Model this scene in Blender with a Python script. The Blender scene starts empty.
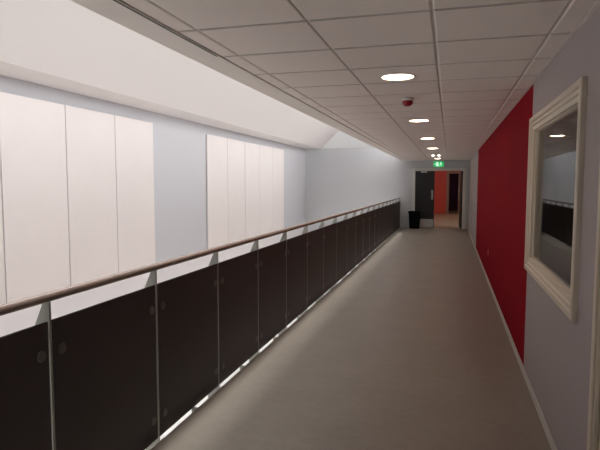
import bpy, bmesh, math, random
from mathutils import Matrix, Vector
random.seed(4)
S = bpy.context.scene
C = S.collection
PI = math.pi

# ------------------------------------------------------------------ sizes
XR = 0.638          # corridor face of the right wall
XL = -5.33          # face of the far wall of the void
XC = -1.655         # edge of the corridor ceiling over the void
XP = -1.75          # railing line
ZC = 2.42           # corridor ceiling
YE = 19.7           # end wall
YB = -3.6           # wall behind the camera
ZL = -3.0           # lower storey floor
GB, GT = -2.95, -.45   # glazed front added to the lower hall to light the ceiling from below
POST0, STEP, NPOST = 1.976, 0.910, 20

# ------------------------------------------------------------------ materials
def mat(name, col, rough=0.6, metal=0.0, spec=0.5, noise=None, bump=None, emit=None):
    m = bpy.data.materials.new(name); m.use_nodes = True
    nt = m.node_tree; b = nt.nodes['Principled BSDF']
    b.inputs['Base Color'].default_value = (*col, 1)
    b.inputs['Roughness'].default_value = rough
    b.inputs['Metallic'].default_value = metal
    b.inputs['Specular IOR Level'].default_value = spec
    if emit:
        b.inputs['Emission Color'].default_value = (*emit[0], 1)
        b.inputs['Emission Strength'].default_value = emit[1]
    if noise or bump:
        tc = nt.nodes.new('ShaderNodeTexCoord')
    if noise:                       # list of (scale, amount) layers, mottling round the base colour
        last = None
        for sc, am in noise:
            n = nt.nodes.new('ShaderNodeTexNoise'); n.inputs['Scale'].default_value = sc
            n.inputs['Detail'].default_value = 5
            nt.links.new(tc.outputs['Object'], n.inputs['Vector'])
            mr = nt.nodes.new('ShaderNodeMapRange')
            mr.inputs['From Min'].default_value = 0.3; mr.inputs['From Max'].default_value = 0.7
            mr.inputs['To Min'].default_value = 1 - am; mr.inputs['To Max'].default_value = 1 + am
            nt.links.new(n.outputs['Fac'], mr.inputs['Value'])
            if last is None: last = mr.outputs['Result']
            else:
                mu = nt.nodes.new('ShaderNodeMath'); mu.operation = 'MULTIPLY'
                nt.links.new(last, mu.inputs[0]); nt.links.new(mr.outputs['Result'], mu.inputs[1]); last = mu.outputs[0]
        vm = nt.nodes.new('ShaderNodeVectorMath'); vm.operation = 'SCALE'
        vm.inputs[0].default_value = col
        nt.links.new(last, vm.inputs['Scale']); nt.links.new(vm.outputs[0], b.inputs['Base Color'])
    if bump:
        n = nt.nodes.new('ShaderNodeTexNoise'); n.inputs['Scale'].default_value = bump[0]; n.inputs['Detail'].default_value = 4
        bp = nt.nodes.new('ShaderNodeBump'); bp.inputs['Strength'].default_value = bump[1]; bp.inputs['Distance'].default_value = 0.002
        nt.links.new(tc.outputs['Object'], n.inputs['Vector']); nt.links.new(n.outputs['Fac'], bp.inputs['Height'])
        nt.links.new(bp.outputs['Normal'], b.inputs['Normal'])
    return m

def glass(name, tint, ior=1.5):
    m = bpy.data.materials.new(name); m.use_nodes = True
    nt = m.node_tree; nt.nodes.clear()
    out = nt.nodes.new('ShaderNodeOutputMaterial'); mx = nt.nodes.new('ShaderNodeMixShader')
    fr = nt.nodes.new('ShaderNodeFresnel'); fr.inputs['IOR'].default_value = ior
    t = nt.nodes.new('ShaderNodeBsdfTransparent'); t.inputs['Color'].default_value = (*tint, 1)
    g = nt.nodes.new('ShaderNodeBsdfGlossy'); g.inputs['Roughness'].default_value = 0.012
    nt.links.new(fr.outputs[0], mx.inputs[0]); nt.links.new(t.outputs[0], mx.inputs[1]); nt.links.new(g.outputs[0], mx.inputs[2])
    nt.links.new(mx.outputs[0], out.inputs[0])
    return m

def opal(name, t):
    m = bpy.data.materials.new(name); m.use_nodes = True
    nt = m.node_tree; nt.nodes.clear()
    out = nt.nodes.new('ShaderNodeOutputMaterial'); ad = nt.nodes.new('ShaderNodeAddShader')
    tr = nt.nodes.new('ShaderNodeBsdfTranslucent'); tr.inputs['Color'].default_value = (t ** .5,) * 3 + (1,)
    df = nt.nodes.new('ShaderNodeBsdfDiffuse'); df.inputs['Color'].default_value = (.6, .6, .6, 1)
    nt.links.new(tr.outputs[0], ad.inputs[0]); nt.links.new(df.outputs[0], ad.inputs[1]); nt.links.new(ad.outputs[0], out.inputs[0])
    return m

M = dict(
    lavender=mat('pale_lavender_wall_paint', (0.575, 0.562, 0.592), 0.75, bump=(90, .05)),
    lowerwall=mat('whitish_lower_wall_paint', (0.76, 0.725, 0.735), 0.75),
    endwall=mat('pale_grey_wall_paint', (0.60, 0.605, 0.625), 0.75, bump=(90, .05)),
    rightwall=mat('warm_grey_wall_paint', (0.41, 0.362, 0.36), 0.7, bump=(90, .05)),
    red=mat('deep_red_wall_paint', (0.27, 0.004, 0.014), 0.8, spec=.05, noise=[(1.5, .05)], bump=(90, .05)),
    orange=mat('orange_red_wall_paint', (0.62, 0.055, 0.03), 0.55),
    white=mat('white_plaster', (0.80, 0.75, 0.73), 0.8, bump=(40, .03)),
    slope=mat('white_rooflight_lining', (0.73, 0.675, 0.66), 0.8),
    panel=mat('cream_white_cladding', (0.80, 0.73, 0.715), 0.6, noise=[(2, .012)]),
    tile=mat('mineral_ceiling_tile', (0.88, 0.79, 0.74), 0.9, noise=[(400, .04)], bump=(300, .15)),
    tileedge=mat('shaded_tile_edge', (0.60, 0.53, 0.50), 0.9),
    tbar=mat('white_ceiling_grid', (0.82, 0.745, 0.70), 0.5),
    margin=mat('ceiling_margin_plaster', (0.86, 0.79, 0.74), 0.8),
    floor=mat('grey_green_linoleum', (0.275, 0.232, 0.197), 0.45, spec=.4, noise=[(2.2, .05), (60, .07), (14, .05)], bump=(200, .03)),
    lobby=mat('tan_lobby_floor', (0.42, 0.31, 0.22), 0.4, noise=[(30, .06)]),
    lower=mat('lower_hall_floor', (0.86, 0.82, 0.80), 0.6, noise=[(3, .04)]),
    paving=mat('bounce_paving', (0.55, 0.52, 0.505), 0.8, noise=[(4, .06)]),
    black=mat('matt_black_laminate', (0.050, 0.041, 0.042), 0.45, spec=.3, noise=[(3, .06)]),
    post=mat('grey_painted_steel', (0.30, 0.30, 0.265), 0.45, metal=.2),
    clamp=mat('dull_steel_clamp', (0.13, 0.125, 0.115), 0.4, metal=.3),
    rail=mat('brown_lacquered_rail', (0.24, 0.165, 0.135), 0.26, spec=.8, noise=[(12, .08)]),
    cream=mat('cream_gloss_paint', (0.68, 0.60, 0.49), 0.4),
    skirt=mat('pale_skirting', (0.60, 0.57, 0.54), 0.5),
    doorpaint=mat('dark_charcoal_door', (0.012, 0.015, 0.017), 0.45),
    steel=mat('brushed_steel', (0.55, 0.56, 0.56), 0.4, metal=.8),
    plate=mat('white_plastic', (0.75, 0.73, 0.70), 0.4),
    pinkplate=mat('dusty_pink_plastic', (0.55, 0.10, 0.12), 0.4),
    alarm=mat('red_alarm_plastic', (0.36, 0.012, 0.025), 0.35),
    dark=mat('dark_recess', (0.03, 0.028, 0.025), 0.7),
    binmat=mat('black_bin_plastic', (0.005, 0.005, 0.006), 0.7, spec=.08),
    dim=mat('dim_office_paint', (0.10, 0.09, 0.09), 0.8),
    purple=mat('dark_purple_wall', (0.10, 0.035, 0.10), 0.8),
    brown=mat('tan_door_frame', (0.36, 0.22, 0.16), 0.5),
    lamp=mat('warm_lamp_diffuser', (0.9, 0.88, 0.8), 0.5, emit=((1.0, 0.75, 0.54), 24.0)),
    spot=mat('emergency_lamp_lens', (0.9, 0.88, 0.85), 0.5, emit=((1.0, 0.8, 0.62), 150.0)),
    green=mat('lit_green_sign', (0.02, 0.45, 0.12), 0.4, emit=((0.03, 0.75, 0.20), 0.55)),
    glyph=mat('lit_white_glyph', (0.8, 0.9, 0.8), 0.4, emit=((0.7, 1.0, 0.8), 0.9)),
    opal=opal('opal_rooflight_sheet', .018),
    glass=glass('clear_window_glass', (0.88, 0.90, 0.90)),
    skyglass=glass('rooflight_glass', (0.93, 0.95, 0.95)),
)

# ------------------------------------------------------------------ mesh helpers
def box(bm, x0, x1, y0, y1, z0, z1, bev=0.0, seg=1):
    r = bmesh.ops.create_cube(bm, size=1)
    vs = r['verts']
    for v in vs:
        v.co = Vector((x0 + (v.co.x + .5) * (x1 - x0), y0 + (v.co.y + .5) * (y1 - y0), z0 + (v.co.z + .5) * (z1 - z0)))
    if bev:
        es = list({e for v in vs for e in v.link_edges})
        bmesh.ops.bevel(bm, geom=es, offset=bev, segments=seg, affect='EDGES', profile=.6)

def loft(bm, rings, cap=True):      # rings of equal vertex count
    R = [[bm.verts.new(p) for p in r] for r in rings]
    n = len(R[0])
    for a, b in zip(R, R[1:]):
        for i in range(n):
            bm.faces.new((a[i], a[(i + 1) % n], b[(i + 1) % n], b[i]))
    if cap:
        bm.faces.new(list(reversed(R[0]))); bm.faces.new(R[-1])

def lathe(bm, prof, n=32, axis='z', o=(0, 0, 0), cap=True):   # prof = [(radius, along axis)]
    rings = []
    for r, h in prof:
        ring = []
        for i in range(n):
            a = 2 * PI * i / n; p, q = r * math.cos(a), r * math.sin(a)
            v = {'z': (p, q, h), 'x': (h, p, q), 'y': (q, h, p)}[axis]
            ring.append((v[0] + o[0], v[1] + o[1], v[2] + o[2]))
        rings.append(ring)
    loft(bm, rings, cap)

def poly(bm, pts, vec):             # flat outline pushed along vec
    vec = Vector(vec)
    loft(bm, [[Vector(p) for p in pts], [Vector(p) + vec for p in pts]])

def obj(name, bm, m, parent=None, smooth=False, loc=None):
    bmesh.ops.recalc_face_normals(bm, faces=bm.faces)
    me = bpy.data.meshes.new(name); bm.to_mesh(me); bm.free()
    o = bpy.data.objects.new(name, me); C.objects.link(o); me.materials.append(m)
    if smooth:
        for p in me.polygons: p.use_smooth = True
        mod = None
        try: me.set_sharp_from_angle(angle=math.radians(40))
        except Exception: pass
    if parent: o.parent = parent
    if loc: o.location = loc
    return o

def nb(): return bmesh.new()

def tag(o, label, cat, group=None):
    o['label'] = label; o['category'] = cat
    if group: o['group'] = group
    return o
def thing(name, label, cat, loc=(0, 0, 0), group=None):
    o = bpy.data.objects.new(name, None); C.objects.link(o); o.location = loc; o.empty_display_size = .1
    return tag(o, label, cat, group)
def struct(name, bm, m, label, cat, parent=None):
    o = obj(name, bm, m, parent)
    if not parent:
        o['kind'] = 'structure'; tag(o, label, cat)
    return o
def sbox(name, m, label, cat, *boxes):
    bm = nb()
    for b in boxes: box(bm, *b)
    return struct(name, bm, m, label, cat)
def dup(root, loc, label=None, group=None):
    r = root.copy(); C.objects.link(r); r.location = loc
    if label: r['label'] = label
    if group: r['group'] = group
    for ch in list(root.children):
        c = ch.copy(); C.objects.link(c); c.parent = r
        for g in list(ch.children):
            d = g.copy(); C.objects.link(d); d.parent = c
    return r

# ------------------------------------------------------------------ the room shell
sbox('floor', M['floor'], 'grey-green linoleum floor running the length of the corridor', 'floor',
     (-1.70, XR + .2, YB, YE + .2, -.28, 0))
sbox('floor', M['lower'], 'pale floor of the hall below the railing', 'floor', (XL - .2, XR + .2, YB - .2, YE + .2, ZL - .1, ZL))
sbox('wall_left', M['lavender'], 'pale lavender wall across the void behind the cream cladding', 'wall',
     (XL - .2, XL, YB - .2, YE + .2, .07, 2.92))
sbox('wall_left', M['lowerwall'], 'whiter lower stretch of the far void wall seen under the handrail', 'wall',
     (XL - .2, XL, YB - .2, YE + .2, GT, .07), (XL - .2, XL, YB - .2, YE + .2, ZL, GB), (XL - .2, XL, YB - .2, YB + .5, GB, GT), (XL - .2, XL, YE - .5, YE + .2, GB, GT))
wg = bpy.data.objects.new('added_window', None); C.objects.link(wg); wg['kind'] = 'structure'  # added glazing, lets daylight in low to brighten the corridor ceiling
tag(wg, 'unseen glazing added below the cladding to light the ceiling, hidden by the railing', 'window')
bm = nb()
for k in range(13):
    y = YB + .5 + (YE - YB - 1) * k / 12
    box(bm, XL - .13, XL - .07, y - .03, y + .03, GB, GT)
box(bm, XL - .13, XL - .07, YB + .5, YE - .5, GB, GB + .06); box(bm, XL - .13, XL - .07, YB + .5, YE - .5, GT - .06, GT)
obj('frame', bm, M['plate'], wg)
bm = nb(); box(bm, XL - .103, XL - .097, YB + .5, YE - .5, GB, GT); obj('pane', bm, M['skyglass'], wg)
sbox('ground', M['paving'], 'unseen pale ground added outside to bounce daylight up through the lower glazing', 'ground', (-45, XL - .2, -25, 45, ZL - .15, ZL - .05))  # added outdoor surface that reflects daylight up onto the ceiling
DX0, DX1, DH = -1.235, 0.46, 2.09            # doorway in the end wall
sbox('wall_end', M['endwall'], 'pale grey end wall of the void and corridor around the dark double door', 'wall',
     (XL, DX0, YE, YE + .2, ZL, 2.98), (DX1, XR + .2, YE, YE + .2, -.28, 2.98), (DX0, DX1, YE, YE + .2, DH, 2.98), (DX0, XR + .2, YE, YE + .2, ZL, -.28))
sbox('wall_back', M['endwall'], 'pale grey wall behind the viewer', 'wall', (XL, XR + .2, YB - .2, YB, ZL, 2.98))
sbox('wall_lower', M['white'], 'white wall under the corridor in the hall below', 'wall', (-.4, -.2, YB, YE, ZL, -.28))

WY0, WY1, WZ0, WZ1 = 3.03, 4.61, 1.00, 2.03   # clear window opening
RY0, RY1 = 4.75, 13.46                        # the red stretch
DY0, DY1 = 1.45, 2.46                         # near door in the right wall
W = XR + .2
sbox('wall_right', M['rightwall'], 'warm grey right wall around the cream framed window', 'wall',
     (XR, W, YB, DY0, -.28, 2.7), (XR, W, DY0, DY1, 2.06, 2.7), (XR, W, DY1, WY0, -.28, 2.7),
     (XR, W, WY0, WY1, -.28, WZ0), (XR, W, WY0, WY1, WZ1, 2.7), (XR, W, WY1, RY0, -.28, 2.7))
sbox('wall_right', M['red'], 'deep red stretch of the right wall beyond the window', 'wall', (XR, W, RY0, RY1, -.28, 2.7))
sbox('wall_right', M['rightwall'], 'pale far stretch of the right wall between red paint and end wall', 'wall', (XR, W, RY1, YE, -.28, 2.7))

# suspended ceiling: bevelled tiles hanging just under the white grid
bm = nb()
xs = [-1.45, -1.325, -0.712, -0.1, 0.508, XR]
y0 = 2.655 - .59 * 11
ys = [y0 + .59 * k for k in range(0, 40)]
g = .010
for i in range(len(xs) - 1):
    for a, b in zip(ys, ys[1:]):
        b = min(b, YE); 
        if a >= YE - .02: continue
        x0_, x1_ = xs[i] + .006, xs[i + 1] - (.006 if i < 4 else .001)
        t, u = .007, ZC
        loft(bm, [[(x0_, a + g, u + .007), (x1_, a + g, u + .007), (x1_, b - g, u + .007), (x0_, b - g, u + .007)],
                  [(x0_, a + g, u + .005), (x1_, a + g, u + .005), (x1_, b - g, u + .005), (x0_, b - g, u + .005)],
                  [(x0_ + t, a + g + t, u), (x1_ - t, a + g + t, u), (x1_ - t, b - g - t, u), (x0_ + t, b - g - t, u)]])
ce = struct('ceiling', bm, M['tile'], 'suspended ceiling of pale mineral tiles over the corridor', 'ceiling')
ce.data.materials.append(M['tileedge'])          # cross-joint edges coloured darker to paint in the shade of the joints
for p in ce.data.polygons:
    if abs(p.normal.z) < .95 and abs(p.normal.y) > abs(p.normal.x): p.material_index = 1
bm = nb()
box(bm, XC, XR, YB, YE, ZC + .007, ZC + .05)
struct('ceiling', bm, M['tbar'], 'white support grid showing in the joints between ceiling tiles', 'ceiling grid')
bm = nb()
box(bm, XC, -1.447, YB, YE, ZC - .006, ZC + .05, .003)
struct('trim_1', bm, M['margin'], 'plain plaster margin along the open edge of the ceiling', 'ceiling margin')
bm = nb()
box(bm, XR - .022, XR, YB, YE, ZC - .004, ZC + .0125)
struct('trim_2', bm, M['tbar'], 'thin white angle where the ceiling meets the right wall', 'ceiling trim')
sbox('wall_upstand', M['slope'], 'white upstand above the ceiling edge below the clerestory glass', 'wall', (XC, XC + .1, YB, YE, ZC + .05, 2.82))

# roof over the void: ledge, sloping white lining with hipped ends, glazing at the top
XE, ZE = -4.72, 2.92
XT, ZT = -2.80, 4.26
run = XT - XE
bm = nb()
loft(bm, [[(XL, YB, 2.92), (XE, YB, 2.92), (XE - .05, YB, 2.98), (XL, YB, 2.98)], [(XL, YE, 2.92), (XE, YE, 2.92), (XE - .05, YE, 2.98), (XL, YE, 2.98)]])
struct('trim_3', bm, M['white'], 'shallow white ledge between the sloping lining and the cladding wall', 'ledge')
bm = nb()
ya, yb = YB + run, YE - run
P = [(XE, YB, ZE), (XE, YE, ZE), (XT, yb, ZT), (XT, ya, ZT)]
up = Vector((-.06, 0, .1))
def slab(pts, off):
    a = [bm.verts.new(p) for p in pts]; b = [bm.verts.new(Vector(p) + Vector(off)) for p in pts]
    bm.faces.new(a); bm.faces.new(list(reversed(b)))
    for i in range(4):
        j = (i + 1) % 4; bm.faces.new((a[i], b[i], b[j], a[j]))
slab(P, (-.06, 0, .1))
struct('ceiling', bm, M['slope'], 'long white sloping lining of the rooflight over the void', 'sloping ceiling')
bm = nb()
slab([(XE, YE, ZE), (XC + .1, YE, ZE), (XC + .1, yb, ZT), (XT, yb, ZT)], (0, .003, .005))
endbm = bm
bm = nb()
slab([(XE, YB, ZE), (XC + .1, YB, ZE), (XC + .1, ya, ZT), (XT, ya, ZT)], (0, -.06, .1))
struct('ceiling', bm, M['slope'], 'white sloping lining closing the near end of the rooflight', 'sloping ceiling')
# rooflight: flat top glass and clerestory glass over the corridor roof
win = bpy.data.objects.new('window_1', None); C.objects.link(win); win['kind'] = 'structure'
tag(win, 'long glazed rooflight along the top of the white lining', 'rooflight')
bm = nb()
n = 9
for k in range(n + 1):
    y = ya + (yb - ya) * k / n
    box(bm, XT, XC + .05, y - .03, y + .03, ZT, ZT + .06)
    zlo = 2.82
    box(bm, XC, XC + .06, y - .03, y + .03, zlo, ZT)
box(bm, XT - .04, XT + .03, ya, yb, ZT, ZT + .06); box(bm, XC - .01, XC + .08, ya, yb, ZT - .03, ZT + .06)
box(bm, XC, XC + .08, YB, YE, 2.82, 2.87)
obj('frame', bm, M['plate'], win)
obj('opal_end_panel', endbm, M['opal'], win)['label'] = 'glowing white opal panel closing the far end of the rooflight'
bm = nb(); box(bm, XT, XC, ya, yb, ZT + .025, ZT + .031); obj('pane', bm, M['skyglass'], win)
bm = nb(); box(bm, XC + .03, XC + .036, ya, yb, 2.87, ZT - .03); obj('pane', bm, M['skyglass'], win)
# roof over the corridor seen by nobody but keeping the daylight out of the ceiling void
sbox('ceiling', M['dim'], 'flat roof deck above the corridor ceiling', 'roof', (XC + .08, 3.4, YB - .2, YE + .2, 2.72, 2.82))

# skirtings
bm = nb()
for a, b in ((YB, DY0 - .09), (DY1 + .09, YE)): box(bm, XR - .012, XR, a, b, 0, .062, .003)
struct('baseboard_right', bm, M['skirt'], 'low pale skirting along the foot of the right wall', 'skirting')
bm = nb(); box(bm, -1.64, DX0 - .075, YE - .012, YE, 0, .09); box(bm, DX1 + .075, XR - .012, YE - .012, YE, 0, .09)
struct('baseboard_end', bm, M['skirt'], 'low pale skirting at the foot of the end wall', 'skirting')

# ------------------------------------------------------------------ frames swept round an opening
def frame_x(bm, y0, y1, z0, z1, prof, closed=True):
    """prof = [(outward from opening, x)] swept round a rectangle lying in the right wall."""
    rings = []
    cs = [(y0, z0, -1, -1), (y1, z0, 1, -1), (y1, z1, 1, 1), (y0, z1, -1, 1)]
    for (y, z, sy, sz) in cs:
        rings.append([(x, y + sy * w, z + sz * w) for (w, x) in prof])
    R = [[bm.verts.new(p) for p in r] for r in rings]
    n = len(prof)
    for k in range(4):
        a, b = R[k], R[(k + 1) % 4]
        for i in range(n):
            bm.faces.new((a[i], a[(i + 1) % n], b[(i + 1) % n], b[i]))

w2 = bpy.data.objects.new('window_2', None); C.objects.link(w2); w2['kind'] = 'structure'
tag(w2, 'internal window in a stepped cream frame on the right wall', 'window')
bm = nb()
frame_x(bm, WY0, WY1, WZ0, WZ1, [(.10, XR), (.10, XR - .024), (.090, XR - .030), (.062, XR - .030), (.054, XR - .020), (.034, XR - .020), (.026, XR - .010), (0, XR - .006), (-.004, XR + .004), (-.004, XR + .06), (.0, XR + .06), (.0, XR)])
obj('frame', bm, M['cream'], w2)
bm = nb()
frame_x(bm, WY0, WY1, WZ0, WZ1, [(0, XR + .012), (-.010, XR + .012), (-.016, XR + .022), (-.016, XR + .045), (0, XR + .045)])
obj('glazing_bead', bm, M['cream'], w2)
bm = nb(); box(bm, XR + .026, XR + .032, WY0 + .004, WY1 - .004, WZ0 + .004, WZ1 - .004); obj('pane', bm, M['glass'], w2)
# the dark office behind it
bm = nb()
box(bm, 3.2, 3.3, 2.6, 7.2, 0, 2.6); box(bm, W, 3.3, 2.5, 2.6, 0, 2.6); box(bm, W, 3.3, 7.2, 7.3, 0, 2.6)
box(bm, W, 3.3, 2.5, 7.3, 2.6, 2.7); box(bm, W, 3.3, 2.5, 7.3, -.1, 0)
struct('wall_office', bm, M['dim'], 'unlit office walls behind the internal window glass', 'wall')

# near door on the right wall, only its architrave edge shows
d2 = bpy.data.objects.new('door_1', None); C.objects.link(d2); d2['kind'] = 'structure'
tag(d2, 'cream door frame at the near end of the right wall', 'door')
bm = nb()
for a, b in ((DY0 - .085, DY0), (DY1, DY1 + .085)):
    box(bm, XR - .022, XR, a, b, 0, 2.06, .004); box(bm, XR - .032, XR - .020, a + .012, b - .03, 0, 2.06, .004)
box(bm, XR - .022, XR, DY0 - .085, DY1 + .085, 2.06, 2.145, .004)
for a, b in ((DY0, DY0 + .03), (DY1 - .03, DY1)): box(bm, XR, W, a, b, 0, 2.06)
box(bm, XR, W, DY0, DY1, 2.03, 2.06)
obj('frame', bm, M['cream'], d2)
bm = nb(); box(bm, XR + .05, XR + .095, DY0 + .033, DY1 - .033, .006, 2.027, .003); leaf = obj('leaf', bm, M['cream'], d2)
bm = nb(); lathe(bm, [(.026, 0), (.026, -.008), (.010, -.01), (.010, -.05)], 20, 'x', (XR + .05, DY0 + .1, 1.03)); box(bm, XR - .01, XR + .006, DY0 + .09, DY0 + .22, 1.02, 1.04, .006, 2)
obj('handle', bm, M['steel'], leaf)

# ------------------------------------------------------------------ double door in the end wall
d = bpy.data.objects.new('door_2', None); C.objects.link(d); d['kind'] = 'structure'
tag(d, 'dark double door in a pale frame at the corridor end, right leaf open', 'door')
bm = nb()
fw = .075
for a, b in ((DX0 - fw, DX0), (DX1, DX1 + fw)): box(bm, a, b, YE - .025, YE, 0, DH + fw, .004)
box(bm, DX0 - fw, DX1 + fw, YE - .026, YE, DH, DH + fw, .004)
for a, b in ((DX0, DX0 + .02), (DX1 - .02, DX1)): box(bm, a, b, YE, YE + .2, 0, DH)
box(bm, DX0, DX1, YE, YE + .2, DH - .02, DH)
obj('frame', bm, M['plate'], d)
XM = -.535
bm = nb(); box(bm, DX0 + .022, XM, YE + .03, YE + .075, .008, DH - .024, .003); lf = obj('leaf', bm, M['doorpaint'], d)
bm = nb(); box(bm, DX0 + .05, XM - .02, YE + .027, YE + .0305, .02, .33); obj('kick_plate', bm, M['steel'], lf)
bm = nb(); lathe(bm, [(.013, 1.06), (.013, 1.36)], 16, 'z', (XM - .075, YE - .012, 0))
for z in (1.09, 1.33): lathe(bm, [(.009, YE - .012), (.009, YE + .031)], 12, 'y', (XM - .075, 0, z))
box(bm, XM - .11, XM - .04, YE + .026, YE + .0305, 1.04, 1.38)
obj('pull_handle', bm, M['steel'], lf, True)
bm = nb(); box(bm, -1.02, -.80, YE - .03, YE + .03, DH - .085, DH - .03, .006); obj('door_closer', bm, M['steel'], lf)
# open right leaf, swung away from us
bm = nb(); box(bm, -.975, 0, -.022, .022, .008, DH - .024, .003)
rl = obj('leaf', bm, M['doorpaint'], d); rl.location = (DX1 - .045, YE + .16, 0); rl.rotation_euler = (0, 0, -math.radians(87.5))
bm = nb(); lathe(bm, [(.013, .98), (.013, 1.42)], 16, 'z', (-.87, -.06, 0))
for z in (1.03, 1.37): lathe(bm, [(.009, -.06), (.009, -.022)], 12, 'y', (-.87, 0, z))
obj('pull_handle', bm, M['steel'], rl, True)

# lobby beyond
YF = 29.6
ix0, ix1, iz = -.06, .46, 2.16
sbox('floor', M['lobby'], 'tan floor of the lobby beyond the double door', 'floor', (-3, 2.2, YE + .2, YF + 4.2, -.1, 0))
sbox('wall_lobby', M['orange'], 'orange-red wall of the lobby seen through the open door', 'wall',
     (-3, ix0, YF, YF + .15, 0, 2.6), (ix1, 2.2, YF, YF + .15, 0, 2.6), (ix0, ix1, YF, YF + .15, iz, 2.6))
sbox('wall_lobby', M['endwall'], 'pale side walls of the lobby beyond the door', 'wall',
     (-3.1, -3, YE + .2, YF + .15, 0, 2.6), (2.2, 2.3, YE + .2, YF + .15, 0, 2.6), (-3.1, XL * 0 + DX0 - .4, YE + .2, YE + .25, 0, 2.6))
sbox('ceiling', M['tile'], 'lobby ceiling beyond the double door', 'ceiling', (-3.1, 2.3, YE + .2, YF + 4.2, 2.6, 2.7))
sbox('wall_lobby', M['purple'], 'dark purple wall beyond the tan door frame in the lobby', 'wall', (-3, 2.2, YF + 4, YF + 4.2, 0, 2.6), (-1.1, -1, YF + .15, YF + 4, 0, 2.6), (1.4, 1.5, YF + .15, YF + 4, 0, 2.6))
d3 = bpy.data.objects.new('door_3', None); C.objects.link(d3); d3['kind'] = 'structure'
tag(d3, 'tan framed dark doorway in the orange-red lobby wall', 'door')
bm = nb()
for a, b in ((ix0 - .12, ix0 + .02), (ix1 - .02, ix1 + .1)): box(bm, a, b, YF - .03, YF, 0, iz + .08, .004)
box(bm, ix0 - .12, ix1 + .1, YF - .031, YF, iz, iz + .1, .004)
obj('frame', bm, M['brown'], d3)

# ------------------------------------------------------------------ cladding panels on the far wall
pitch = 1.165
vL = [6.45 - 1.165 * 3 + pitch * k for k in range(6)]       # left set, joints
vR = [11.03 + 1.155 * k for k in range(6)]
lab = {
 'L': ['cream cladding panel at the near end of the wide left set, mostly out of view',
       'cream cladding panel at the left edge of the photo, cut by the frame',
       'wide cream cladding panel, third left of the lavender gap',
       'cream cladding panel second left of the lavender gap',
       'cream cladding panel bordering the lavender gap on its left side'],
 'R': ['cream cladding panel bordering the lavender gap on its right side',
       'second cream panel right of the lavender gap',
       'middle cream panel of the five right of the lavender gap',
       'fourth cream panel right of the lavender gap, next to the last one',
       'last narrow cream panel of the right set, nearest the end wall'],
}
proto = None
for key, v in (('L', vL), ('R', vR)):
    for k, (a, b) in enumerate(zip(v, v[1:])):
        bm = nb()
        w = b - a - .016
        box(bm, .012, .036, 0, w, .085, 2.71, .003)
        o = obj('cladding_panel', bm, M['panel'], loc=(XL, a + .008, 0))
        bm = nb()
        for z in (1.4,): box(bm, 0, .012, .03, w - .03, z - .03, z + .03)
        obj('mounting_rail', bm, M['post'], o)
        tag(o, lab[key][k], 'wall panel', 'cream cladding panels on the void wall')

# ------------------------------------------------------------------ railing
rail = thing('railing', 'long balustrade of black panels with brown tubular handrail beside the corridor', 'railing', (XP, POST0, 0))
yl = [(k - 2) * STEP for k in range(NPOST + 2)] + [YE - POST0 - .04]             # local, relative to POST0
bm = nb()
lathe(bm, [(.0, yl[0] - .12), (.016, yl[0] - .118), (.0215, yl[0] - .11), (.0215, yl[-1] + .03), (.016, yl[-1] + .034), (0, yl[-1] + .035)], 24, 'y', (0, 0, 1.083), cap=False)
obj('handrail', bm, M['rail'], rail, True)
post_me = None; pan_me = None; cl_me = None
def inst(name, me, parent, loc):
    o = bpy.data.objects.new(name, me); C.objects.link(o); o.parent = parent; o.location = loc; return o
for y in yl:
    if post_me is None:
        bm = nb()
        # tapered flat fin: narrow under the rail, widening down behind the panels, fixed over the slab edge
        poly(bm, [(.012, -.006, 1.066), (-.018, -.006, 1.066), (-.085, -.006, .915), (-.085, -.006, -.22), (.012, -.006, -.22)], (0, .012, 0))
        box(bm, .010, .0495, -.05, .05, -.22, -.03, .004)
        o = obj('post', bm, M['post'], rail, loc=(0, y, 0)); post_me = o.data
    else: inst('post', post_me, rail, (0, y, 0))
for a, b in zip(yl, yl[1:]):
    L = b - a - .030
    if pan_me is None or L < STEP - .05:
        bm = nb(); box(bm, 0, .012, 0, L, -.006, .975, .0015)
        p = obj('infill_panel', bm, M['black'], rail, loc=(0, a + .015, 0)); pan_me = p.data
    else: p = inst('infill_panel', pan_me, rail, (0, a + .015, 0))
    for yy in (.05, L - .05):
        for z in (.13, .828):
            if cl_me is None:
                bm = nb(); lathe(bm, [(0, .0215), (.010, .0215), (.0105, .0205), (.018, .0205), (.024, .019), (.026, .016), (.026, .0118), (0, .0118)], 24, 'x', cap=False)
                c = obj('clamp', bm, M['clamp'], p, True, loc=(0, yy, z)); cl_me = c.data
            else: c = inst('clamp', cl_me, p, (0, yy, z))
    if a == yl[0]:
        bm = nb(); box(bm, .011, .0495, -.02, .02, -.10, -.004, .002)
        br = obj('floor_bracket', bm, M['post'], rail, loc=(0, (a + b) / 2, 0)); br_me = br.data
    else: inst('floor_bracket', br_me, rail, (0, (a + b) / 2, 0))

# ------------------------------------------------------------------ ceiling fittings
LX = -.405
ly = [4.19, 7.11, 9.90, 12.68, 15.3, 17.8]
labs = ['nearest round recessed downlight, largest in view', 'second round downlight, just beyond the red alarm', 'third round downlight along the corridor ceiling',
        'fourth round downlight along the corridor ceiling', '', 'farthest round downlight, right above the green exit sign']
first = None
def downlight(y, label):
    global first
    if first: return dup(first, (LX, y, ZC), label)
    t = thing('downlight', label, 'ceiling light', (LX, y, ZC), 'round downlights along the ceiling')
    bm = nb(); lathe(bm, [(.118, .004), (.118, -.004), (.123, -.007), (.134, -.005), (.138, 0), (.138, .004)], 40, cap=False); obj('trim_ring', bm, M['plate'], t, True)
    bm = nb(); lathe(bm, [(0, -.0015), (.06, -.002), (.118, -.001), (.118, .004), (0, .004)], 40, cap=False); obj('diffuser', bm, M['lamp'], t, True)
    first = t; return t
for y, l in zip(ly, labs):
    if l: downlight(y, l)
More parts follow.
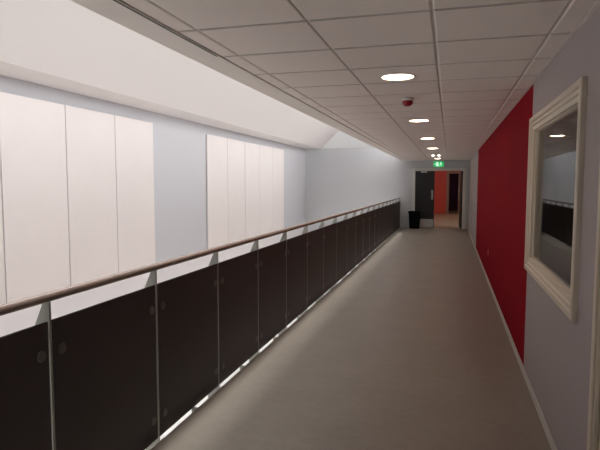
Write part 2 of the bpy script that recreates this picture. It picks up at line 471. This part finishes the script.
lob = dup(first, (-.6, YF - 3.6, 2.6), 'round downlight in the lobby beyond the double door')
dup(first, (.9, YF - 3.6, 2.6), 'added downlight on the right side of the lobby ceiling, out of view')  # extra unseen lamps, added to brighten the lobby
dup(first, (-.6, YF - 7, 2.6), 'added downlight just inside the lobby beyond the door, out of view')
dup(first, (-.6, YF - 1.4, 2.6), 'added downlight closest to the orange-red lobby wall, out of view')
dup(first, (.9, YF - 1.4, 2.6), 'added downlight in the right corner of the lobby, out of view')
dup(first, (.2, YF + 2, 2.6), 'round downlight in the room beyond the lobby, out of view')

for x, side in ((-.485, 'left'), (-.325, 'right')):
    t = thing('emergency_spot', 'tiny round emergency lamp, %s one of the pair before the exit sign' % side, 'emergency light', (x, 15.77, ZC), 'small emergency lamps')
    bm = nb(); lathe(bm, [(.034, .004), (.034, -.006), (.046, -.004), (.048, .004)], 24, cap=False); obj('bezel', bm, M['plate'], t, True)
    bm = nb(); lathe(bm, [(0, -.016), (.018, -.014), (.034, -.004), (.034, .004), (0, .004)], 24, cap=False); obj('lens', bm, M['spot'], t, True)

t = thing('fire_alarm', 'small red fire alarm sounder with white base on the ceiling', 'fire alarm', (-.41, 5.25, ZC), None)
bm = nb(); lathe(bm, [(0, .002), (.052, .002), (.054, -.018), (.050, -.026), (0, -.026)], 32, cap=False); obj('mounting_base', bm, M['plate'], t, True)
bm = nb(); lathe(bm, [(0, -.026), (.049, -.026), (.050, -.045), (.045, -.060), (.030, -.072), (.012, -.077), (0, -.078)], 32, cap=False); obj('dome', bm, M['alarm'], t, True)

t = thing('slot_vent', 'long thin dark slot vent set in the ceiling margin', 'vent', (-1.458, 1.0, ZC))
bm = nb()
box(bm, -.012, -.0075, 0, 2.2, -.0072, -.0055); box(bm, .0075, .012, 0, 2.2, -.0072, -.0055); box(bm, -.012, .012, -.006, 0, -.0072, -.0055); box(bm, -.012, .012, 2.2, 2.206, -.0072, -.0055)
obj('flange', bm, M['margin'], t)
bm = nb(); box(bm, -.0075, .0075, 0, 2.2, -.0068, -.0055); obj('slot', bm, M['dark'], t)

# exit sign on the end wall above the door
t = thing('exit_sign', 'lit green exit sign on the wall above the double door', 'exit sign', (-.405, YE, 2.20))
bm = nb(); box(bm, -.185, .185, -.05, 0, 0, .205, .006); obj('housing', bm, M['plate'], t)
bm = nb(); box(bm, -.178, .178, -.0535, -.0495, .007, .198); fp = obj('lit_face', bm, M['green'], t)
bm = nb()
y_, dpt = -.0555, (0, .002, 0)
def flat(pts): poly(bm, [(x, y_, z) for x, z in pts], dpt)
# running figure, doorway and arrow
cx_, cz_ = .075, .105
flat([(cx_ + .012 * math.cos(a * PI / 6), .165 + .012 * math.sin(a * PI / 6)) for a in range(12)])
flat([(.060, .150), (.088, .150), (.078, .100), (.052, .100)])
flat([(.088, .148), (.112, .128), (.106, .120), (.084, .136)])
flat([(.060, .148), (.034, .128), (.040, .120), (.064, .134)])
flat([(.064, .104), (.078, .104), (.102, .076), (.096, .040), (.084, .042), (.088, .072)])
flat([(.052, .104), (.066, .104), (.050, .066), (.018, .056), (.018, .067), (.042, .076)])
flat([(-.010, .030), (-.080, .030), (-.080, .175), (-.010, .175)])
flat([(-.150, .103), (-.118, .135), (-.118, .112), (-.092, .112), (-.092, .094), (-.118, .094), (-.118, .071)])
obj('pictogram', bm, M['glyph'], fp)

# ------------------------------------------------------------------ bin, switch, socket
t = thing('waste_bin', 'black lidded waste bin beside the double door', 'bin', (-1.20, YE - .30, 0))
bm = nb()
def rect(hx, hy, z, r=.03):
    out = []
    for sx, sy, a0 in ((1, 1, 0), (-1, 1, 90), (-1, -1, 180), (1, -1, 270)):
        for k in range(4):
            a = math.radians(a0 + 30 * k); out.append((sx * (hx - r) + r * math.cos(a), sy * (hy - r) + r * math.sin(a), z))
    return out
loft(bm, [rect(.165, .13, 0), rect(.17, .135, .01), rect(.20, .16, .56), rect(.20, .16, .57)])
obj('body', bm, M['binmat'], t)
bm = nb()
loft(bm, [rect(.222, .178, .565), rect(.225, .18, .575), rect(.225, .18, .60), rect(.212, .168, .625), rect(.15, .11, .635)])
obj('lid', bm, M['binmat'], t)
t = thing('light_switch', 'white light switch on the pale wall past the red paint', 'switch', (XR, 15.2, 1.03))
bm = nb(); box(bm, -.012, 0, -.05, .05, -.06, .06, .004, 2); obj('plate', bm, M['plate'], t)
bm = nb(); box(bm, -.018, -.010, -.02, .02, -.03, .03, .003); obj('rocker', bm, M['plate'], t)
t = thing('wall_socket', 'small dusty pink socket plate low on the red wall', 'socket', (XR, 9.2, .47))
bm = nb(); box(bm, -.010, 0, -.045, .045, -.045, .045, .004, 2); obj('plate', bm, M['pinkplate'], t)
bm = nb()
for a, z in ((0, .016), (-.014, -.012), (.014, -.012)): box(bm, -.0112, -.009, a - .004, a + .004, z - .006, z + .006)
obj('pin_hole', bm, M['dark'], t)

# ------------------------------------------------------------------ light
w = bpy.data.worlds.new('overcast_sky'); S.world = w; w.use_nodes = True
bg = w.node_tree.nodes['Background']
bg.inputs['Color'].default_value = (1.0, 0.985, 0.98, 1); bg.inputs['Strength'].default_value = 7.2
sun = bpy.data.lights.new('hazy_sun', 'SUN'); sun.energy = 2.8; sun.angle = math.radians(7.2); sun.color = (1, .97, .93)
so = bpy.data.objects.new('hazy_sun', sun); C.objects.link(so)
so.rotation_euler = (0, -math.atan2(.094, 1), 0); so.location = (-3, 8, 9)
def portal(loc, rot, sx, sy):
    l = bpy.data.lights.new('daylight_portal', 'AREA'); l.shape = 'RECTANGLE'; l.size = sx; l.size_y = sy
    l.cycles.is_portal = True
    o = bpy.data.objects.new('daylight_portal', l); C.objects.link(o); o.location = loc; o.rotation_euler = rot
portal(((XT + XC) / 2, (ya + yb) / 2, ZT + .1), (0, 0, 0), XC - XT, yb - ya)
portal((XC + .1, (ya + yb) / 2, (2.87 + ZT) / 2), (0, PI / 2, 0), ZT - 2.87, yb - ya)

portal((XL - .25, (YB + YE) / 2, (GB + GT) / 2), (0, -PI / 2, 0), GT - GB, YE - YB - 1)

# ------------------------------------------------------------------ camera
yaw, pitch_, roll = 0.27487, 0.07777, 0.002
cam = bpy.data.cameras.new('camera'); co = bpy.data.objects.new('camera', cam); C.objects.link(co)
cam.sensor_width = 36; cam.lens = 530 / 600 * 36; cam.clip_start = .02
co.matrix_world = Matrix.Translation((0, 0, 1.6)) @ Matrix.Rotation(yaw, 4, 'Z') @ Matrix.Rotation(PI / 2 - pitch_, 4, 'X') @ Matrix.Rotation(roll, 4, 'Z')
S.camera = co
vs = S.view_settings
vs.view_transform = 'Standard'; vs.look = 'None'; vs.gamma = 1; vs.use_curve_mapping = False; vs.exposure = 0.0
